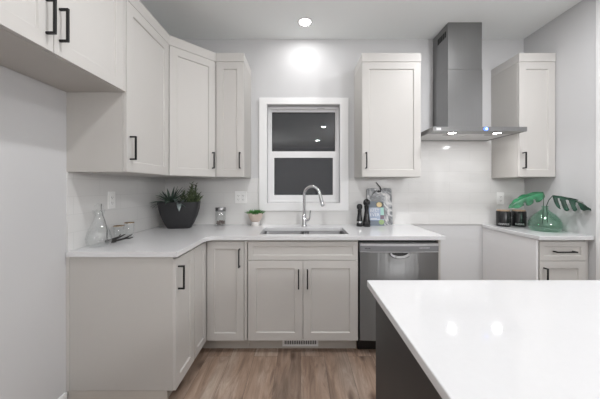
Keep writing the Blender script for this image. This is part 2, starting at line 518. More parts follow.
# outer vinyl frame set back in the opening
FY0 = 2.665
g = G(); g.cells([WX0 + .001, WX0 + .022, WX1 - .022, WX1 - .001], [WZ0 + .001, WZ0 + .022, WZ1 - .022, WZ1 - .001],
                 lambda x, z: not (WX0 + .022 < x < WX1 - .022 and WZ0 + .022 < z < WZ1 - .022), FY0, FY0 + .085, axis='y')
wl(g).build('window_frame', 'vinyl', win, bevel=.002)
def sash(x0, x1, z0, z1, gx0, gx1, gz0, gz1, y0, y1, name):
    g = G(); g.cells([x0, gx0, gx1, x1], [z0, gz0, gz1, z1], lambda x, z: not (gx0 < x < gx1 and gz0 < z < gz1), y0, y1, axis='y')
    s_ = wl(g).build(name, 'vinyl', win, bevel=.002)
    g = G(); g.cells([gx0, gx0 + .005, gx1 - .005, gx1], [gz0, gz0 + .005, gz1 - .005, gz1],
                     lambda x, z: not (gx0 + .005 < x < gx1 - .005 and gz0 + .005 < z < gz1 - .005), y0 + .006, y1 - .004, axis='y')
    wl(g).build('gasket', 'gasket', s_)
    g = G(); g.quad([(gx0, (y0 + y1) / 2, gz0), (gx1, (y0 + y1) / 2, gz0), (gx1, (y0 + y1) / 2, gz1), (gx0, (y0 + y1) / 2, gz1)])
    wl(g).build('pane', 'wglass', s_)
    return s_
us = sash(WX0 + .022, WX1 - .022, 1.615, WZ1 - .022, -.300, .352, 1.649, 2.055, FY0 + .035, FY0 + .065, 'upper_sash')
ls = sash(WX0 + .022, WX1 - .022, WZ0 + .022, 1.648, -.273, .325, 1.203, 1.582, FY0 + .004, FY0 + .034, 'lower_sash')
g = G(); g.box(.148, .262, FY0 + .0005, FY0 + .0035, WZ1 - .0205, WZ1 - .0145)
g.box(.165, .240, FY0 - .0015, FY0 + .0005, WZ1 - .020, WZ1 - .015)
wl(g).build('vent_latch', 'greyink', win)

# ------------------------------------------------------------------ lights with their fixtures, then added fill lamps
def spot_area(loc, power, size, parent=None, spread=math.pi, col=(0.985, 0.985, 1.0)):
    l = bpy.data.lights.new('lamp_light', 'AREA')
    l.shape = 'DISK'; l.size = size; l.energy = power; l.color = col; l.spread = spread
    o = bpy.data.objects.new('lamp_light', l); COL.objects.link(o)
    o.location = loc
    if parent: o.parent = parent
    return o
def downlight(x, y, label, power):
    t = thing('recessed_downlight', label, 'ceiling light', (x, y, ZC), 0, 'recessed ceiling downlights')
    g = G(); g.lathe([(.048, -.001), (.052, -.005), (.066, -.004), (.070, -.0005)], seg=40); 
    g.build('trim_ring', 'trim', t, smooth=50)
    g = G(); g.lathe([(.0, -.0032), (.049, -.003)], seg=40)
    g.build('lens', 'lens', t, smooth=50)
    spot_area((0, 0, -.008), power, .096, t)
    return t
downlight(.036, 2.33, 'recessed round downlight in the ceiling above the kitchen window', WINDOW_LIGHT_W)
downlight(.55, -.94, 'recessed downlight of the middle file, nearer one mirrored in the upper window pane', DOWNLIGHT_W * .4)
downlight(.52, -2.8, 'recessed downlight of the middle file, farther one mirrored in the upper window pane', DOWNLIGHT_W * .4)
downlight(-.10, .95, 'recessed downlight over the aisle in front of the sink cabinets', DOWNLIGHT_W * 1.25)
downlight(1.40, 1.45, 'added unseen fill downlight over the aisle between the island and the range gap', DOWNLIGHT_W * 1.7)  # out of view, added to brighten the range gap
def fill_lamp(x, y, label, k):  # unseen globe on a stand, added as soft fill for the room
    t = thing('fill_lamp', label, 'fill lamp', (x, y, 0), 0, 'added globe fill lamps')
    g = G(); g.lathe([(.0, .0), (.15, .0), (.15, .016), (.02, .026), (.0, .026)], seg=36); g.build('base', 'black', t, smooth=40)
    g = G(); g.tube([(0, 0, .0265), (0, 0, 1.58)], .011, seg=16); g.lathe([(.0, 1.58), (.045, 1.58), (.05, 1.605), (.0, 1.605)], seg=24); g.build('pole', 'black', t, smooth=40)
    g = G(); g.lathe([(.0, 1.606)] + [(.15 * math.sin(math.radians(a)), 1.75 - .15 * math.cos(math.radians(a))) for a in range(18, 180, 8)] + [(.0, 1.90)], seg=36)
    g.build('glass_globe', 'opal', t, smooth=60)
    l = bpy.data.lights.new('lamp_light', 'POINT'); l.energy = FILL_GLOBE_W * k; l.shadow_soft_size = .145; l.color = (.985, .985, 1.0)
    o = bpy.data.objects.new('lamp_light', l); COL.objects.link(o); o.location = (0, 0, 1.75); o.parent = t
fill_lamp(2.0, -1.5, 'added unseen globe fill lamp behind the viewpoint, on the right wall side', 1.45)
fill_lamp(-1.08, -2.6, 'added unseen globe fill lamp behind the viewpoint, on the left wall side', .62)

# ------------------------------------------------------------------ cabinetry
def shaker(w, h, rail=.060, t=.020, rec=.009, lip=.004):
    """door: x 0..w, z 0..h, front at y=0, back at y=t"""
    g = G(); bm = g.bm
    def ring(i, y):
        return [bm.verts.new(p) for p in ((i, y, i), (w - i, y, i), (w - i, y, h - i), (i, y, h - i))]
    a, b, c, d = ring(0, 0), ring(rail, 0), ring(rail + lip, rec), ring(0, t)
    for p, q in ((a, b), (b, c), (d, a)):
        for k in range(4):
            bm.faces.new((p[k], p[(k + 1) % 4], q[(k + 1) % 4], q[k]))
    bm.faces.new(c); bm.faces.new(d[::-1])
    return g
def pull(parent, x, z, vertical=True, L=.140):
    """black bar pull on a door front (door-local coordinates); x,z = centre"""
    g = G(); r = .0046; so = .034; h = L / 2
    if vertical:
        g.box(x - r, x + r, -so - r, -so + r, z - h, z + h)
        for s_ in (-1, 1):
            zz = z + s_ * (h - r); g.box(x - r, x + r, -so + r, 0, zz - r, zz + r)
    else:
        g.box(x - h, x + h, -so - r, -so + r, z - r, z + r)
        for s_ in (-1, 1):
            xx = x + s_ * (h - r); g.box(xx - r, xx + r, -so + r, 0, z - r, z + r)
    return g.build('handle', 'black', parent, bevel=.001)
def door(parent, x, z, w, h, name='door', y=0.0, rz=0.0, rail=.060):
    return shaker(w, h, rail).build(name, 'cab', parent, bevel=.0012, loc=(x, y, z), rz=rz)

GAP = .0022
def wall_cabinet(name, label, loc, rz, w, depth, h=HU, doors=1, hand='r', group='wall cabinets', z_pull=.140, band=True, lead=0.0):
    t = thing(name, label, 'cabinet', loc, rz, group)
    g = G(); g.box(0, w, .0215, depth, 0, h); g.build('carcass', 'cabpanel', t, bevel=.001)
    if band:
        g = G(); g.box(0, w, -.001, depth, h + .0005, h + BAND); g.build('top_band', 'cab', t, bevel=.0015)
    dw = (w - lead) / doors
    for i in range(doors):
        d = door(t, i * dw + GAP, GAP, dw - 2 * GAP, h - 2 * GAP)
        x = (.030 if (hand == 'l' or (hand == 'm' and i == 1)) else dw - 2 * GAP - .030)
        pull(d, x, z_pull, True)
    return t

FX = -1.005   # door plane of the left wall cabinets
wall_cabinet('wall_cabinet', 'tall single door wall cabinet on the left wall, beside the diagonal corner cabinet',
             (FX, 1.508, ZU), math.pi / 2, .487, FX - XL, hand='l')
# over-fridge cabinet
fc = thing('over_fridge_cabinet', 'short deep hung two door cabinet at top left, above the empty fridge bay', 'cabinet', (FX - .002, .668, 1.83), math.pi / 2, 'wall cabinets')
g = G(); g.box(0, .838, .0215, FX - .004 - XL, 0, .62); g.build('carcass', 'cabpanel', fc, bevel=.001)
g = G(); g.box(0, .838, -.001, FX - .004 - XL, .6205, .62 + .09); g.build('top_band', 'cab', fc, bevel=.0015)
for i, (x0, w_) in enumerate(((.0016, .3965), (.4012, .4206))):
    d = door(fc, x0, .0016, w_, .6168)
    pull(d, (w_ - .030) if i == 0 else .024, .128, True)
g = G(); g.box(.8235, .838, 0, .0212, .0016, .6184); g.build('filler_strip', 'cab', fc, bevel=.001)

# diagonal corner wall cabinet
cc = thing('corner_wall_cabinet', 'diagonal corner wall cabinet with one door, above the planter', 'cabinet', (XL, YB, ZU), 0, 'wall cabinets')
A = Vector((FX - XL, 1.997 - YB)); B = Vector((-.738 - XL, 2.268 - YB))
dv = (B - A).normalized(); nv = Vector((dv.y, -dv.x)); ang = math.atan2(dv.y, dv.x)
A2, B2 = A - nv * .0215, B - nv * .0215
g = G(); g.prism([(0.0, 0.0), (0.0, A.y), (A2.x - .012, A.y), (A2.x, A2.y), (B2.x, B2.y), (B.x, B2.y + .012), (B.x, 0)], 0, HU)
g.build('carcass', 'cabpanel', cc, bevel=.001)
g = G(); g.prism([(0, 0), (0, A.y), (A.x, A.y), (B.x, B.y), (B.x, 0)], HU + .0005, HU + BAND); g.build('top_band', 'cab', cc, bevel=.0015)
Ld = (B - A).length
d = door(cc, A.x + dv.x * GAP, GAP, Ld - 2 * GAP, HU - 2 * GAP, y=A.y + dv.y * GAP, rz=ang)
pull(d, Ld - .034, .138, True)

UY = 2.268
wall_cabinet('wall_cabinet', 'narrow wall cabinet between the diagonal corner cabinet and the window', (-.7365, UY, ZU), 0, .243, YB - UY, hand='r')
wall_cabinet('wall_cabinet', 'medium single door wall cabinet right of the window, above the pepper mills', (.528, UY, ZU), 0, .512, YB - UY, hand='l')
rc = wall_cabinet('wall_cabinet', 'narrow wall cabinet in the right corner, beside the range hood', (1.888, UY, ZU), 0, .316, YB - UY, hand='l')

# --- base cabinets
DZ0, DZ1 = .112, .868           # door bottom / top
ZB = ZT - .031                  # carcass top
KX, KY = -.722, 2.000           # door planes of the two runs

lb = thing('base_cabinet', 'narrow base cabinet with finished grey end panel at the open left end of the worktop', 'cabinet', (KX, 1.508, 0), math.pi / 2, 'base cabinets')
wL = .270
g = G(); g.box(.0185, wL - .001, .0215, KX - XL - .002, .11, ZB); g.build('carcass', 'cabpanel', lb)
g = G(); g.box(0, .018, .016, KX - XL - .001, .112, ZB)
o = g.build('end_panel', 'cabpanel', lb, bevel=.001)
g = G(); g.box(.003, .018, .050, KX - XL - .003, .0, .1095); g.box(.018, wL - .001, .088, .100, 0, .108); g.build('toe_kick', 'toe', lb)
g = G(); g.box(-.0035, 0.0, KX - XL - .018, KX - XL - .001, .112, ZB); g.build('scribe_strip', 'cab', lb)
d = door(lb, .002, DZ0, wL - .004, DZ1 - DZ0, rail=.058)
pull(d, .030, .642, True)

cb = thing('corner_base_cabinet', 'L-shaped corner base cabinet with two hinged doors meeting at the inside corner', 'cabinet', (XL + .002, YB - .002, 0), 0, 'base cabinets')
px = lambda x: x - XL - .002
py = lambda y: y - YB + .002
g = G(); g.prism([(0, 0), (0, py(1.780)), (px(KX - .0215), py(1.780)), (px(KX - .0215), py(KY + .0215)), (px(-.412), py(KY + .0215)), (px(-.412), 0)], .11, ZB)
g.build('carcass', 'cabpanel', cb)
g = G(); g.prism([(px(KX - .088), py(1.780)), (px(KX - .088), py(KY + .088)), (px(-.412), py(KY + .088)), (px(-.412), py(KY + .10)), (px(KX - .10), py(KY + .10)), (px(KX - .10), py(1.780))], 0, .1095)
g.build('toe_kick', 'toe', cb)
d = door(cb, px(KX), DZ0, KY - .004 - 1.783, DZ1 - DZ0, y=py(1.783), rz=math.pi / 2, rail=.050)
d = door(cb, px(KX + .003), DZ0, -.437 - KX - .003, DZ1 - DZ0, y=py(KY), rail=.056)
pull(d, -.437 - KX - .003 - .030, .634, True)
g = G(); g.box(px(-.4335), px(-.4135), py(KY + .006), py(KY + .0212), DZ0, DZ1); g.build('filler_strip', 'cab', cb)

sb = thing('sink_base_cabinet', 'wide base cabinet under the sink with false drawer front over two doors', 'cabinet', (-.410, KY, 0), 0, 'base cabinets')
wS = .850
g = G(); g.box(0, .018, .0215, .598, .11, ZB); g.box(wS - .018, wS, .0215, .598, .11, ZB); g.box(.018, wS - .018, .0215, .598, .11, .13)
g.box(.018, wS - .018, .588, .598, .13, ZB); g.box(.018, wS - .018, .0215, .034, .845, ZB); g.box(.018, wS - .018, .0215, .034, .68, .74)
g.build('carcass', 'cabpanel', sb)
g = G(); g.box(0, wS, .088, .100, 0, .1095); g.build('toe_kick', 'toe', sb)
door(sb, .006, .728, wS - .012, DZ1 - .728, name='false_drawer_front', rail=.036)
wd = (wS - .012) / 2 - .0015
d1 = door(sb, .006, DZ0, wd, .7235 - DZ0); pull(d1, wd - .032, .475, True)
d2 = door(sb, .006 + wd + .003, DZ0, wd, .7235 - DZ0); pull(d2, .032, .475, True)

# floor register in the toe kick
rg = thing('toe_kick_vent', 'white slotted air vent set into the toe kick under the sink cabinet', 'vent', (-.005, KY + .0875, .050), 0)
g = G(); g.cells([-.143] + [c for k in range(18) for c in (-.125 + k * .0142, -.125 + k * .0142 + .0085)] + [.143], [-.032, -.017, .017, .032],
                 lambda x, z: abs(z) > .017 or not any(-.125 + k * .0142 < x < -.125 + k * .0142 + .0085 for k in range(18)), -.005, 0, axis='y')
g.build('grille', 'trim', rg)
g = G(); g.box(-.13, .13, -.0012, -.0002, -.018, .018); g.build('dark_duct', 'gasket', rg)

# end panel closing the dishwasher bay
g = G(); g.cells([0, .585], [0, .11, ZB], lambda y, z: not (z < .11 and y < .075), 0, .018, axis='x')
tag(g.build('dishwasher_end_panel', 'cabpanel', bevel=.001, loc=(1.052, KY + .008, 0)),
    'tall narrow greige end panel on the right side of the dishwasher', 'panel')

# right base cabinet
rb = thing('base_cabinet', 'narrow right corner base cabinet with one drawer over one door', 'cabinet', (1.815, KY, 0), 0, 'base cabinets')
wR = XR - 1.815
g = G(); g.box(0, wR - .03, .0215, .598, .11, ZB); g.build('carcass', 'cabpanel', rb)
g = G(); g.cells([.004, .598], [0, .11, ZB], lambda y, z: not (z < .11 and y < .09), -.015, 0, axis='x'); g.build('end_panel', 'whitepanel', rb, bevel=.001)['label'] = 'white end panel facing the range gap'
g = G(); g.box(0, wR - .002, .088, .1, 0, .1095); g.build('toe_kick', 'toe', rb)
g = G(); g.box(wR - .028, wR - .003, .012, .03, .112, ZB); g.build('filler_strip', 'cab', rb)
dr = door(rb, .008, .722, wR - .042, DZ1 - .722, name='drawer', rail=.036); pull(dr, (wR - .042) / 2, (DZ1 - .722) / 2, False, L=.155)
d = door(rb, .008, DZ0, wR - .042, .718 - DZ0, rail=.056); pull(d, .030, .49, True)

# --- worktops
SX0, SX1, SY0, SY1 = -.330, .378, 2.058, 2.395
EX, EY = -.705, 1.972
fr = .075
arc = [(EX + fr - fr * math.cos(a), EY - fr + fr * math.sin(a)) for a in [i * math.pi / 16 for i in range(0, 9)]]
g = G()
g.cells([XL + TB, EX, EX + fr, SX0, SX1, 1.088], [1.494, EY - fr, EY, SY0, SY1, YB - TB],
        lambda x, y: (x < EX or y > EY) and not (SX0 < x < SX1 and SY0 < y < SY1), ZB + .0005, ZT,
        extra=[[(EX, EY)] + [(2 * 0 + p[0], p[1]) for p in arc][::1]])
tag(g.build('worktop', 'quartz', bevel=.003), 'L-shaped white quartz worktop holding the sink, planter and jars', 'countertop', 'white quartz worktops')
g = G(); g.box(1.792, XR - .001, EY, YB - TB - .0005, ZB + .0005, ZT)
tag(g.build('worktop', 'quartz', bevel=.003), 'small white quartz worktop in the right corner under the green vase', 'countertop', 'white quartz worktops')

# --- sink
sk = thing('sink', 'stainless steel double bowl undermount sink below the window', 'sink', ((SX0 + SX1) / 2, (SY0 + SY1) / 2, ZB - .2), 0)
def bowl(x0, x1, y0, y1):
    g = G(); bm = g.bm
    def rr(i, z, r):
        pts = []
        for cx, cy, a0 in ((x1 - i - r, y1 - i - r, 0), (x0 + i + r, y1 - i - r, 90), (x0 + i + r, y0 + i + r, 180), (x1 - i - r, y0 + i + r, 270)):
            for k in range(5):
                a = math.radians(a0 + 90 * k / 4)
                pts.append(bm.verts.new((cx + r * math.cos(a), cy + r * math.sin(a), z)))
        return pts
    prof = [(-.012, .200, .02), (0.0, .200, .03), (.003, .195, .035), (.010, .03, .04), (.022, .006, .045), (.05, .0, .05)]
    rs = [rr(*p) for p in prof]
    for a, b in zip(rs, rs[1:]):
        n = len(a)
        for k in range(n): bm.faces.new((a[k], a[(k + 1) % n], b[(k + 1) % n], b[k]))
    bm.faces.new(rs[-1])
    return g
hx, hy = (SX1 - SX0) / 2, (SY1 - SY0) / 2
for x0, x1 in ((-hx + .006, .002), (.030, hx - .006)):
    b_ = bowl(x0, x1, -hy + .006, hy - .006).build('bowl', 'sink', sk, smooth=50)
    g = G(); g.lathe([(0, .003), (.028, .003), (.040, .0015), (.043, .0005)], c=((x0 + x1) / 2, .03, 0), seg=24); g.build('drain', 'chrome', b_, smooth=40)

# --- faucet
fa = thing('kitchen_faucet', 'chrome gooseneck pull-down faucet standing behind the sink', 'faucet', (.030, 2.475, ZT), 0)
g = G(); g.lathe([(0, 0), (.028, 0), (.028, .006), (.024, .012), (.020, .018), (.0185, .10), (.0165, .115), (.0, .118)], seg=28); g.build('base', 'chrome', fa, smooth=40)
dirx = Vector((.94, -.34)).normalized()
pts = [(0, 0, .10), (0, 0, .20), (0, 0, .30)]
R = .076
for k in range(1, 15):
    a = math.pi * k / 14 * 0.95
    q = R - R * math.cos(a)
    pts.append((dirx.x * q, dirx.y * q, .300 + R * math.sin(a)))
g = G(); g.tube(pts, .0135, seg=16); g.build('neck', 'chrome', fa, smooth=60)
p1 = Vector(pts[-1]); dd = (Vector(pts[-1]) - Vector(pts[-2])).normalized()
g = G(); g.tube([p1, p1 + dd * .025, p1 + dd * .03, p1 + dd * .105, p1 + dd * .12], [.0145, .0155, .0170, .0185, .0165], seg=18); sp = g.build('spray_head', 'chrome', fa, smooth=40)
g = G(); g.tube([p1 + dd * .12, p1 + dd * .124], [.014, .012], seg=18); g.build('spray_nozzle', 'blackplastic', sp, smooth=40)
g = G(); g.tube([(.014, -.004, .058), (.045, -.010, .058)], .013, seg=16)
g.tube([(.042, -.010, .058), (.052, -.012, .075), (.058, -.013, .150)], [.0075, .0065, .0055], seg=12); g.build('lever', 'chrome', fa, smooth=40)

# --- dishwasher
dwx0, dwx1 = .4455, 1.048
dw = thing('dishwasher', 'stainless steel dishwasher built in under the worktop beside the sink cabinet', 'dishwasher', ((dwx0 + dwx1) / 2, KY, 0), 0)
hw = (dwx1 - dwx0) / 2
g = G(); g.box(-hw + .004, hw - .004, .03, .57, .10, .872); g.build('tub', 'blackplastic', dw)
# gently bowed front
g = G(); n = 24
xs = [-hw + .003 + (2 * hw - .006) * i / n for i in range(n + 1)]
f = lambda x: -.006 - .012 * (1 - (x / hw) ** 2)
poly = [(x, f(x)) for x in xs] + [(hw - .003, .03), (-hw + .003, .03)]
g.prism(poly, .118, .786); g.build('door_panel', 'dwsteel', dw, smooth=30)
g = G(); poly = [(x, f(x) - .002) for x in xs] + [(hw - .003, .03), (-hw + .003, .03)]
g.prism(poly, .789, .856); cs = g.build('control_strip', 'dwtrim', dw, smooth=30)
g = G(); poly = [(x, f(x) - .0035) for x in xs] + [(x, f(x) - .0015) for x in xs[::-1]]
g.prism(poly, .796, .838); g.build('control_inset', 'dwinset', cs, smooth=30)
g = G()
for k, w_ in enumerate((.006, .006, .005, .007, .005)):
    x = -.262 + k * .0088; g.box(x, x + w_, f(x) - .0045, f(x) - .002, .815, .8235)
g.build('brand_mark', 'darkink', cs)
g = G()
for k in range(7):
    x = .150 + k * .0115; g.box(x, x + .007, f(x) - .0045, f(x) - .002, .822, .8255)
g.build('program_marks', 'ink', cs)
# scooped handle pocket
g = G(); nn = 20
outer = [(.086 * math.cos(a), .047 * math.sin(a)) for a in [math.pi + math.pi * i / nn for i in range(nn + 1)]]
inner = [(.062 * math.cos(a), .024 * math.sin(a)) for a in [math.pi + math.pi * i / nn for i in range(nn + 1)]]
yo = f(0)
va = [g.bm.verts.new((x, yo + .001, .787 + z)) for x, z in outer]
vm = [g.bm.verts.new((x * .90, yo - .013, .787 + z * .82)) for x, z in outer]
vb = [g.bm.verts.new((x, yo - .002, .787 + z)) for x, z in inner]
for A_, B_ in ((va, vm), (vm, vb)):
    for k in range(nn): g.bm.faces.new((A_[k], A_[k + 1], B_[k + 1], B_[k]))
hd = g.build('handle', 'chrome', dw, smooth=60)
g = G(); vb = [g.bm.verts.new((x * 1.03, yo - .0022, .787 + z * 1.03)) for x, z in inner]; g.bm.faces.new(vb); g.build('grip_recess', 'gasket', hd)
g = G(); g.box(-hw + .002, hw - .002, .07, .085, .004, .105); g.build('kick_plate', 'blackplastic', dw)

# --- island
ib = thing('kitchen_island', 'dark charcoal kitchen island base under the large white slab', 'kitchen island', (.9, 0, 0), 0)
ix0, ix1, iy0, iy1 = .288 - .9, 1.56 - .9, -.95, 1.010
g = G(); g.box(ix0 + .018, ix1 - .018, iy0 + .018, iy1 - .018, .0, ZT - .026); g.build('carcass', 'island', ib)
g = G(); g.box(ix0, ix0 + .0175, iy0, iy1, 0, ZT - .026); g.build('side_panel', 'island', ib, bevel=.001)
g = G(); g.box(ix0 + .018, ix1, iy1 - .0175, iy1, 0, ZT - .026); g.build('back_panel', 'island', ib, bevel=.001)
g = G(); g.box(.262, 1.60, -1.0, 1.043, ZT - .0255, ZT)
tag(g.build('island_worktop', 'quartz', bevel=.003), 'large glossy white quartz slab on the dark island, in the foreground', 'countertop')

# --- range hood
hood = thing('range_hood', 'stainless steel chimney range hood hung over the empty range gap', 'range hood', (1.455, YB, 1.738), 0)
hl, hr, hf = 1.073 - 1.455, 1.838 - 1.455, -.472
CYK = -.0085
g = G(); g.box(hl, hr, hf, hf + .012, 0, .036); g.box(hl, hl + .012, hf + .012, CYK, 0, .036); g.box(hr - .012, hr, hf + .012, CYK, 0, .036)
g.box(hl + .012, hr - .012, CYK - .012, CYK, 0, .036); g.box(hl + .012, hr - .012, hf + .012, CYK - .012, .026, .036)
g.box(hl + .012, hr - .012, hf + .012, hf + .125, .003, .012)
g.build('canopy', 'hoodsteel', hood, bevel=.0012)
g = G(); g.prism([(-.148, -.270), (.159, -.270), (.159, -.001), (-.148, -.001)], .0365, .592); 
g.build('lower_chimney', 'hoodsteel', hood, bevel=.0015)
uc = G().box(-.1455, .1565, -.2675, -.001, .594, ZC - 1.738 - .001).build('upper_chimney', 'hoodsteel', hood, bevel=.0015)
g = G()
for k in range(5):
    g.box(-.1475, -.1458, -.235 + k * .030, -.213 + k * .030, ZC - 1.738 - .115, ZC - 1.738 - .060)
g.build('vent_slots', 'gasket', uc)
for x0, x1 in ((hl + .02, -.004), (.004, hr - .02)):
    g = G(); g.box(x0, x1, hf + .130, CYK - .016, .004, .012); fl = g.build('grease_filter', 'filter', hood, bevel=.001)
    g = G(); xm = (x0 + x1) / 2; g.box(xm - .03, xm + .03, hf + .16, hf + .175, .0005, .0035); g.build('filter_latch', 'hoodsteel', fl)
for x in (1.272 - 1.455, 1.652 - 1.455):
    g = G(); g.lathe([(0, .0005), (.027, .0005), (.029, .0025)], c=(x, hf + .078, 0), seg=28); lp = g.build('lamp', 'hoodlens', hood, smooth=40)
    g = G(); g.lathe([(.029, .0025), (.030, -.001), (.036, -.001), (.037, .0028)], c=(x, hf + .078, 0), seg=28); g.build('lamp_ring', 'chrome', lp, smooth=40)
    spot_area((x, hf + .078, -.004), HOOD_LAMP_W, .055, hood)
g = G(); g.lathe([(.0, -.0025), (.020, -.0025), (.020, .002)], c=(1.502 - 1.455, hf, .019), seg=28, axis='y', sy=.78); dp = g.build('display', 'display', hood, smooth=40)
g = G(); g.lathe([(.005, -.0036), (.009, -.0036), (.009, -.002), (.005, -.002), (.005, -.0036)], c=(1.506 - 1.455, hf, .020), seg=20, axis='y'); g.build('lit_symbol', 'displaytext', dp)
g = G(); g.box(1.101 - 1.455, 1.137 - 1.455, hf - .0008, hf + .001, .010, .028); g.build('canopy_patch', 'ink', hood)['label'] = 'white patch'  # small white patch on the canopy front

# ------------------------------------------------------------------ outlets
def outlet(label, loc, rz, gangs, group='wall plates'):
    t = thing('wall_outlet', label, 'outlet', loc, rz, group)
    w = .07 if gangs == 1 else .118
    g = G(); g.box(-w / 2, w / 2, -.006, -.0005, -.060, .060); g.build('cover_plate', 'plate', t, bevel=.002)
    for i in range(gangs):
        cx = 0 if gangs == 1 else (-.0235 + .047 * i)
        g = G(); g.box(cx - .0165, cx + .0165, -.0085, -.006, -.034, .034); ins = g.build('receptacle', 'plate', t, bevel=.001)
        for zc in (-.019, .019):
            g = G()
            g.box(cx - .008, cx - .0055, -.0088, -.0083, zc - .005, zc + .005); g.box(cx + .0055, cx + .008, -.0088, -.0083, zc - .004, zc + .004)
            g.box(cx - .002, cx + .002, -.0088, -.0083, zc - .012, zc - .008)
            g.build('slots', 'gasket', ins)
    return t
outlet('single white outlet plate on the left wall tiles above the glass carafe', (XL + TB, 1.852, 1.193), math.pi / 2, 1)
outlet('double white outlet plate on the back tiles, above the small round pot', (-.594, YB - TB, 1.183), 0, 2)
outlet('single white outlet plate on the back tiles, above the black canisters', (1.970, YB - TB, 1.172), 0, 1)

# ------------------------------------------------------------------ planter with succulents
pl = thing('succulent_planter', 'charcoal tapered planter bowl with spiky succulents in the worktop corner', 'planter', (-1.098, 2.370, ZT), math.radians(9))
prof = [(.0, .0), (.090, .0), (.098, .004), (.124, .05), (.149, .11), (.165, .17), (.1735, .225), (.1745, .236), (.168, .236), (.165, .226), (.156, .20), (.0, .198)]
g = G(); g.lathe(prof, seg=56, sy=.52, power=4.5); g.build('pot', 'planter', pl, smooth=35)
g = G(); g.lathe([(.158, .195), (.145, .214), (.0, .222)], seg=40, sy=.52, power=4); g.build('soil', 'soil', pl, smooth=60)
g = G()
for k in range(34):
    a = k * 2.399; e = .12 + 1.15 * ((k % 17) / 17)
    L_ = .145 + .06 * (1 - e / 1.4) + random.uniform(-.01, .02)
    if math.cos(a) < 0: L_ *= 1 + .30 * math.cos(a)      # wall side grows shorter
    g.blade((-.078 + .012 * math.cos(a), .008 * math.sin(a), .222), (math.cos(a) * math.cos(e), .75 * math.sin(a) * math.cos(e), math.sin(e) + .1), L_, .019, droop=.75 * (1.3 - e), n=7)
for dx, dz, L_ in ((-1, .35, .150), (-1, .62, .140), (-.9, .15, .115)):
    g.blade((-.085, -.02, .222), (dx, -.35, dz), L_, .013, droop=.9, n=8)
g.build('agave_leaves', 'agave', pl, smooth=60, solidify=.0022)
g = G()
for (x, y, h) in ((.05, .0, .11), (.075, .02, .155), (.105, -.01, .145), (.085, -.035, .10), (.135, .01, .09), (.03, -.02, .07), (.115, .03, .175), (.06, .03, .13), (.15, -.015, .06), (.095, .0, .185), (.125, -.03, .10), (.14, .03, .12)):
    lean = Vector((random.uniform(-.02, .045), random.uniform(-.02, .02), h))
    p0 = Vector((x, y, .215))
    for j in range(14):
        t = (j + 1) / 14
        p = p0 + lean * t
        a = j * 2.4
        g.blade(p, (math.cos(a), math.sin(a), .75),   .046 * (1.15 - .5 * t), .0145, droop=-.35, n=4)
    g.tube([p0, p0 + lean], .003, seg=6)
g.build('stonecrop_stems', 'succ', pl, smooth=60, solidify=.002)
g = G()
g.blade((.008, -.045, .232), (.25, -.85, .35), .125, .038, droop=2.3, n=9)
g.blade((-.02, -.03, .225), (-.1, -.5, .9), .07, .024, droop=1.0, n=7)
g.blade((.03, -.03, .225), (.4, -.4, .8), .06, .024, droop=.8, n=7)
g.build('broad_grey_leaf', 'greyleaf', pl, smooth=60, solidify=.003)

# ------------------------------------------------------------------ jar with chrome lid
jr = thing('glass_jar', 'small clear glass jar with dark metal lid and pebbles, between planter and window', 'jar', (-.775, 2.525, ZT), 0)
g = G(); g.lathe([(.0, .0), (.046, .0), (.050, .005), (.050, .128), (.046, .138), (.044, .138), (.0475, .127), (.0475, .007), (.0, .006)], seg=32); g.build('glass_body', 'glass', jr, smooth=40)
g = G(); g.lathe([(.0, .137), (.049, .137), (.051, .140), (.051, .170), (.048, .174), (.0, .174)], seg=32); g.build('lid', 'steel', jr, smooth=40)
g = G()
for k in range(46):
    a = random.random() * 6.28; r = .038 * math.sqrt(random.random())
    g.blob((r * math.cos(a), r * math.sin(a), .014 + random.random() * .028), .009, .008, .007, sub=1, jit=.15)
pb = g.build('pebbles', 'pebble', jr, smooth=60); pb['kind'] = 'stuff'

# ------------------------------------------------------------------ small potted plant
pp = thing('potted_plant', 'small blush bowl pot on a white foot with short green leaves, left of the sink', 'potted plant', (-.435, 2.505, ZT), 0)
g = G(); g.lathe([(.0, .0), (.037, .0), (.039, .003), (.039, .040), (.0, .041)], seg=28); g.build('foot', 'whitepot', pp, smooth=40)
g = G(); g.lathe([(.0, .0405), (.034, .0405), (.048, .052), (.064, .085), (.074, .124), (.070, .124), (.058, .10), (.0, .098)], seg=32); g.build('bowl', 'pinkpot', pp, smooth=40)
g = G()
for k in range(190):
    a = random.random() * 6.28; r = .066 * math.sqrt(random.random())
    g.blade((r * math.cos(a), r * math.sin(a), .108), (math.cos(a) * .7 * r / .06 + random.uniform(-.3, .3), math.sin(a) * .7 * r / .06 + random.uniform(-.3, .3), .9), .040 + random.uniform(-.006, .012), .013, droop=.4, n=4)
g.lathe([(.068, .104), (.04, .112), (.0, .114)], seg=20)
g.build('foliage', 'sprout', pp, smooth=60, solidify=.001)

# ------------------------------------------------------------------ glass carafe, tumblers, twig ornament
ca = thing('glass_carafe', 'clear glass carafe at the open left end of the worktop', 'carafe', (-1.262, 1.635, ZT), 0)
g = G(); g.lathe([(.0, .0), (.050, .0), (.058, .004), (.067, .03), (.068, .055), (.058, .095), (.036, .140), (.026, .170), (.025, .195), (.036, .228),
                  (.0335, .228), (.0225, .195), (.0235, .170), (.033, .140), (.055, .096), (.065, .055), (.064, .03), (.054, .008), (.0, .007)], seg=36)
cab_ = g.build('body', 'glass', ca, smooth=50)
g = G(); g.blob((0, 0, .247), .026, .026, .026, sub=2); g.lathe([(.0, .19), (.018, .192), (.021, .222), (.0, .224)], seg=20); g.build('stopper', 'glass', ca, smooth=50)

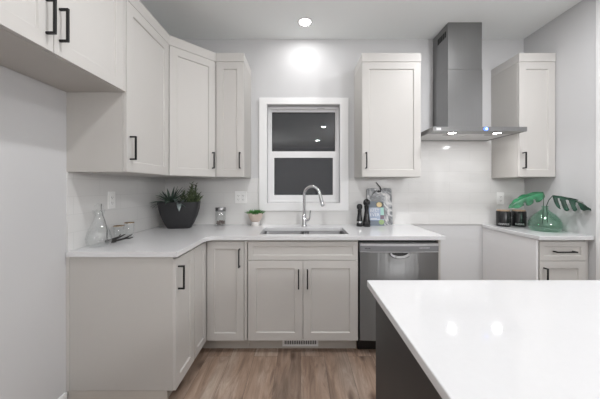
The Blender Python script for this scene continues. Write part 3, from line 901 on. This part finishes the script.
def tumbler(label, x, y, h):
    t = thing('glass_tumbler', label, 'glass', (x, y, ZT), 0, 'gold rimmed tumblers')
    g = G(); g.lathe([(.0, .0), (.027, .0), (.0295, .004), (.033, h), (.031, h), (.0275, .010), (.0, .009)], seg=28); g.build('body', 'glass', t, smooth=40)
    g = G(); g.lathe([(.0333, h - .0035), (.0337, h + .001), (.0306, h + .001), (.0306, h - .0035), (.0333, h - .0035)], seg=28); g.build('gold_rim', 'gold', t, smooth=40)
    return t
tumbler('clear gold rimmed tumbler nearer the glass carafe', -1.284, 1.845, .098)
tumbler('clear gold rimmed tumbler nearer the planter', -1.268, 1.935, .108)
tw = thing('twig_ornament', 'dark metal twig ornament with one tall thin branch, in front of the tumblers', 'ornament', (-1.272, 1.742, ZT), 0)
g = G(); g.tube([(-.012, -.004, .004), (-.018, 0, .04), (-.016, .0, .08), (-.028, 0, .13), (-.050, 0, .195), (-.057, 0, .232), (-.055, 0, .258)], [.005, .0042, .0038, .0035, .003, .0025, .0035], seg=8)
g.build('tall_branch', 'greytwig', tw, smooth=60)
g = G()
g.tube([(-.018, -.012, .010), (.004, -.012, .012), (.022, .016, .022), (.034, .05, .030), (.046, .085, .040)], [.009, .012, .009, .006, .003], seg=8)
g.tube([(.004, -.006, .010), (.030, .028, .010), (.052, .07, .014), (.066, .125, .030)], [.010, .007, .006, .003], seg=8)
g.tube([(.016, -.014, .008), (.030, -.012, .006), (.040, .004, .005)], [.007, .005, .003], seg=8)
g.tube([(.034, .05, .028), (.020, .065, .034), (.018, .08, .042)], [.005, .004, .002], seg=8)
g.tube([(.052, .07, .014), (.075, .09, .012), (.085, .11, .016)], [.005, .004, .002], seg=8)
g.build('low_branches', 'darkmetal', tw, smooth=60)

# ------------------------------------------------------------------ mills, board, book
def mill(label, x, y, prof, band):
    t = thing('pepper_mill', label, 'pepper mill', (x, y, ZT), 0, 'black mills by the window')
    g = G(); g.lathe(prof[0], seg=28); g.build('body', 'millblack', t, smooth=50)
    g = G(); g.lathe(prof[1], seg=28); g.build('grinder_head', 'millblack', t, smooth=50)
    if band:
        g = G(); g.lathe([(.0, band[0]), (band[2], band[0]), (band[2], band[1]), (.0, band[1])], seg=28); g.build('band', 'chrome', t, smooth=40)
    return t
mill('shorter black mill with a silver band near its foot', .552, 2.470,
     ([(.0, 0), (.028, 0), (.029, .004), (.028, .05), (.022, .09), (.0175, .125), (.020, .155), (.0, .157)],
      [(.0, .157), (.018, .158), (.026, .172), (.027, .188), (.022, .204), (.010, .211), (.0, .212)]), (.034, .050, .0295))
mill('taller all black mill in front of the cook book', .615, 2.455,
     ([(.0, 0), (.032, 0), (.034, .005), (.033, .05), (.025, .10), (.0195, .15), (.024, .195), (.0, .197)],
      [(.0, .197), (.022, .198), (.032, .212), (.033, .228), (.026, .246), (.012, .256), (.0, .257)]), None)

# board leans on the tiles
tilt = math.radians(6.5)
bd = thing('serving_board', 'grey marble serving board with black leather strap leaning on the tiles', 'cutting board', (.768, 2.536, ZT + .0015), 0)
def leanT(o): o.rotation_euler = (-tilt, 0, 0); return o
bw, bh, bt = .122, .358, .014
def rrect(w, h, r, n=6):
    pts = []
    for cx, cz, a0 in ((w - r, h - r, 0), (-w + r, h - r, 90), (-w + r, r, 180), (w - r, r, 270)):
        for k in range(n + 1):
            a = math.radians(a0 + 90 * k / n); pts.append((cx + r * math.cos(a), cz + r * math.sin(a)))
    return pts
g = G()
out = rrect(bw, bh, .022)
fa_ = [g.bm.verts.new((x, 0, z)) for x, z in out]; fb_ = [g.bm.verts.new((x, bt, z)) for x, z in out]
g.bm.faces.new(fa_); g.bm.faces.new(fb_[::-1])
for k in range(len(out)): g.bm.faces.new((fa_[k], fa_[(k + 1) % len(out)], fb_[(k + 1) % len(out)], fb_[k]))
leanT(g.build('slab', 'marble', bd, bevel=.002))
g = G(); hx_, hz_ = -.005, bh - .03
g.lathe([(.0, -.0012), (.012, -.0012), (.012, 0.0)], c=(hx_, 0, hz_), seg=20, axis='y'); leanT(g.build('hanging_hole', 'gasket', bd))
g = G(); g.tube([(.012, -.004, bh - .038), (.016, -.007, bh - .012), (.008, -.006, bh + .012), (-.006, -.002, bh + .032), (-.022, .0, bh + .052), (-.03, .002, bh + .058)], [.004, .005, .005, .005, .0045, .006], seg=8)
g.tube([(hx_ + .012, -.004, hz_), (-.03, -.005, bh - .026), (-.06, -.005, bh - .05), (-.085, -.004, bh - .09)], [.004, .004, .003, .0015], seg=8)
leanT(g.build('leather_strap', 'leather', bd, smooth=60))

bk = thing('cook_book', 'blue covered cook book with white capitals leaning on the grey board', 'book', (.724, 2.502, ZT + .001), 0)
kw, kh, kt = .072, .232, .018
g = G(); g.box(-kw, kw, 0, .002, 0, kh); g.box(-kw, kw, kt - .002, kt, 0, kh); g.box(-kw, -kw + .002, .002, kt - .002, 0, kh); leanT(g.build('cover', 'bookblue', bk))
g = G(); g.box(-kw + .003, kw - .003, .0022, kt - .0022, .003, kh - .003); leanT(g.build('pages', 'paper', bk))
def cover_patch(name, m, pts, y=-.0006):
    g = G(); vs = [g.bm.verts.new((x, y, z)) for x, z in pts]
    vs2 = [g.bm.verts.new((x, y + .0006, z)) for x, z in pts]
    g.bm.faces.new(vs); g.bm.faces.new(vs2[::-1])
    for k in range(len(pts)): g.bm.faces.new((vs[k], vs[(k + 1) % len(pts)], vs2[(k + 1) % len(pts)], vs2[k]))
    return leanT(g.build(name, m, bk))
ell = lambda cx, cz, rx, rz, n=20: [(cx + rx * math.cos(6.2832 * k / n), cz + rz * math.sin(6.2832 * k / n)) for k in range(n)]
cover_patch('cover_top_picture', 'booknavy', [(-kw, .172), (kw, .172), (kw, kh), (-kw, kh)])
cover_patch('cover_side_picture', 'bookmint', [(.040, .10), (kw, .10), (kw, .172), (.040, .172)])
cover_patch('cover_lower_picture', 'bookplum', [(.036, .062), (kw, .062), (kw, .10), (.036, .10)])
cover_patch('cover_foot_picture', 'booknavy', [(-kw, 0), (kw, 0), (kw, .050), (-kw, .050)])
cover_patch('cover_salad_picture', 'bookgreen', ell(.046, .034, .026, .024), -.0012)
cover_patch('cover_dark_bowl', 'bookdark', ell(.034, .200, .037, .029), -.0012)
cover_patch('cover_golden_dish', 'bookgold', ell(.029, .200, .026, .024), -.0018)
for txt, z in (('BEST', .140), ('EVER', .102)):
    o = text_mesh('title_lettering', txt, .043, 'ink', bk, (0, 0, 0), (0, 0, 0), extrude=.0006, bold=1.0)
    o.matrix_local = Matrix.Rotation(-tilt, 4, 'X') @ Matrix.Translation((-.017, -.0012, z)) @ Matrix.Rotation(math.pi / 2, 4, 'X')
for x0, x1, z in ((-.055, .020, .164), (-.062, .030, .058), (-.058, .004, .066)):
    leanT(G().box(x0, x1, -.0012, 0, z, z + .004).build('small_print', 'ink', bk))

# ------------------------------------------------------------------ right corner: canisters, vase, leaves
def canister(label, x, y, txt):
    t = thing('canister', label, 'canister', (x, y, ZT), 0, 'black lettered canisters')
    g = G(); g.lathe([(.0, .0), (.052, .0), (.056, .004), (.057, .012), (.057, .138), (.054, .143), (.0, .143)], seg=36); g.build('body', 'millblack', t, smooth=40)
    g = G(); g.lathe([(.0, .1432), (.050, .1432), (.052, .145), (.052, .152), (.050, .154), (.0, .154)], seg=36); g.build('lid', 'wood', t, smooth=40)
    # lettering wrapped round the body, facing the room
    fs = math.atan2(-y, -x)
    n = len(txt); st = .0145 / .057
    g_ = []
    for i, ch in enumerate(txt):
        a = math.radians(-122) + (i - (n - 1) / 2) * st
        o = text_mesh('letter', ch, .021, 'greyink', t, (0, 0, 0), (0, 0, 0), extrude=.0004, bold=1.1)
        o.matrix_local = Matrix.Rotation(a + math.pi / 2, 4, 'Z') @ Matrix.Translation((0, -.0573, .024)) @ Matrix.Rotation(math.pi / 2, 4, 'X')
    g = G(); a = math.radians(-52); g.lathe([(.0, .0), (.006, .001), (.007, .006), (.0, .010)], c=(0, 0, 0), seg=14, axis='y')
    k = g.build('lid_clasp', 'chrome', t, smooth=40); k.matrix_local = Matrix.Rotation(a + math.pi / 2, 4, 'Z') @ Matrix.Translation((0, -.066, .088))
    return t
canister('black wooden lidded canister with white lettering, left one of the pair', 1.914, 2.478, 'COFFEE')
canister('black wooden lidded canister with white lettering, right one beside the green vase', 2.060, 2.478, 'SUGAR')

va_ = thing('glass_vase', 'round translucent green glass bottle vase on the right corner worktop', 'vase', (2.062, 2.215, ZT), 0)
prof = [(.0, .0), (.082, .0), (.095, .005), (.108, .022), (.113, .045), (.109, .075), (.095, .108), (.070, .140), (.040, .165), (.024, .180), (.0205, .194), (.024, .204), (.029, .210)]
inner_ = [(r - .004, z + (.005 if r > .08 and z < .015 else 0)) for r, z in prof[1:]][::-1]
g = G(); g.lathe(prof + inner_ + [(.0, .006)], seg=48)
g.build('bottle', 'greenglass', va_, smooth=60)

def monstera(label, base, tip, near, far, W_, mt, stem, cuts, cut_from, sag=.02, taper=0.0, rnd=.22, slant=.3):
    """cut leaf: near/far are the directions its two halves hang in; cuts = (start, end) gaps along the midrib"""
    t = thing('monstera_leaf', label, 'leaf', stem[0], 0, 'cut monstera leaves')
    o0 = Vector(stem[0])
    g = G(); bm = g.bm
    b = Vector(base) - o0; tp = Vector(tip) - o0
    ax = tp - b; L_ = ax.length; ax = ax.normalized()
    nt, nu = 60, 9
    mid = lambda tt: b + ax * (L_ * tt) + Vector((0, 0, sag * math.sin(math.pi * tt)))
    for sgn, sd in ((-1, near), (1, far)):
        sd = Vector(sd); sd = (sd - ax * sd.dot(ax)).normalized()
        grid = []
        for i in range(nt + 1):
            tt = i / nt
            w = W_ * max(.02, (math.sin(math.pi * (.16 + .84 * tt) ** .9)) ** .75) if tt < 1 else W_ * .02
            w *= 1 - taper * tt
            ce = [0.0] + [(c0 + c1) / 2 for c0, c1 in cuts] + [1.0]
            for a_, b_ in zip(ce, ce[1:]):      # every lobe has a rounded end
                if a_ <= tt <= b_ and tt < .999: w *= 1 - rnd + rnd * math.sqrt(max(0, 1 - (2 * (tt - a_) / (b_ - a_) - 1) ** 2))
            grid.append([bm.verts.new(mid(tt) + sd * w * (j / nu) + ax * (slant * w * (j / nu) ** 1.5)
                                      + Vector((0, 0, -W_ * .12 * (j / nu) ** 2 + .004 * math.sin(7 * tt * math.pi) * (j / nu)))) for j in range(nu + 1)])
        for i in range(nt):
            tm = (i + .5) / nt
            for j in range(nu):
                u = (j + .5) / nu
                if u > cut_from and any(c0 + (1 - u) * .02 < tm < c1 - (1 - u) * .02 for c0, c1 in cuts): continue
                bm.faces.new((grid[i][j], grid[i + 1][j], grid[i + 1][j + 1], grid[i][j + 1]))
    g.build('blade', mt, t, smooth=80, solidify=.0012, weld=True)
    g = G(); g.tube([Vector(p) - o0 for p in stem], .0028, seg=8)
    g.tube([mid(k / 10) + Vector((0, 0, .0015)) for k in range(11)], [.0030 - .0002 * k for k in range(11)], seg=6)
    g.build('stem', 'stem', t, smooth=60)
    return t
monstera('bright green cut leaf leaning left from the vase over the canisters', (2.090, 2.262, 1.240), (1.838, 2.32, 1.105), (.25, -.55, -.75), (.05, .9, .35), .066, 'monlight',
         [(2.050, 2.224, .975), (2.058, 2.224, 1.13), (2.075, 2.240, 1.19), (2.090, 2.262, 1.240)], [(.30, .36), (.56, .62)], .62)
monstera('dark green cut leaf drooping right from the vase towards the right wall', (2.076, 2.160, 1.215), (2.192, 1.980, 1.118), (-.55, -.30, -.75), (.2, .25, .12), .120, 'mondark',
         [(2.072, 2.202, .985), (2.068, 2.206, 1.13), (2.071, 2.190, 1.175), (2.076, 2.160, 1.215)], [(.14, .22), (.36, .47), (.60, .70)], .20, taper=.74, rnd=.5, slant=.75)
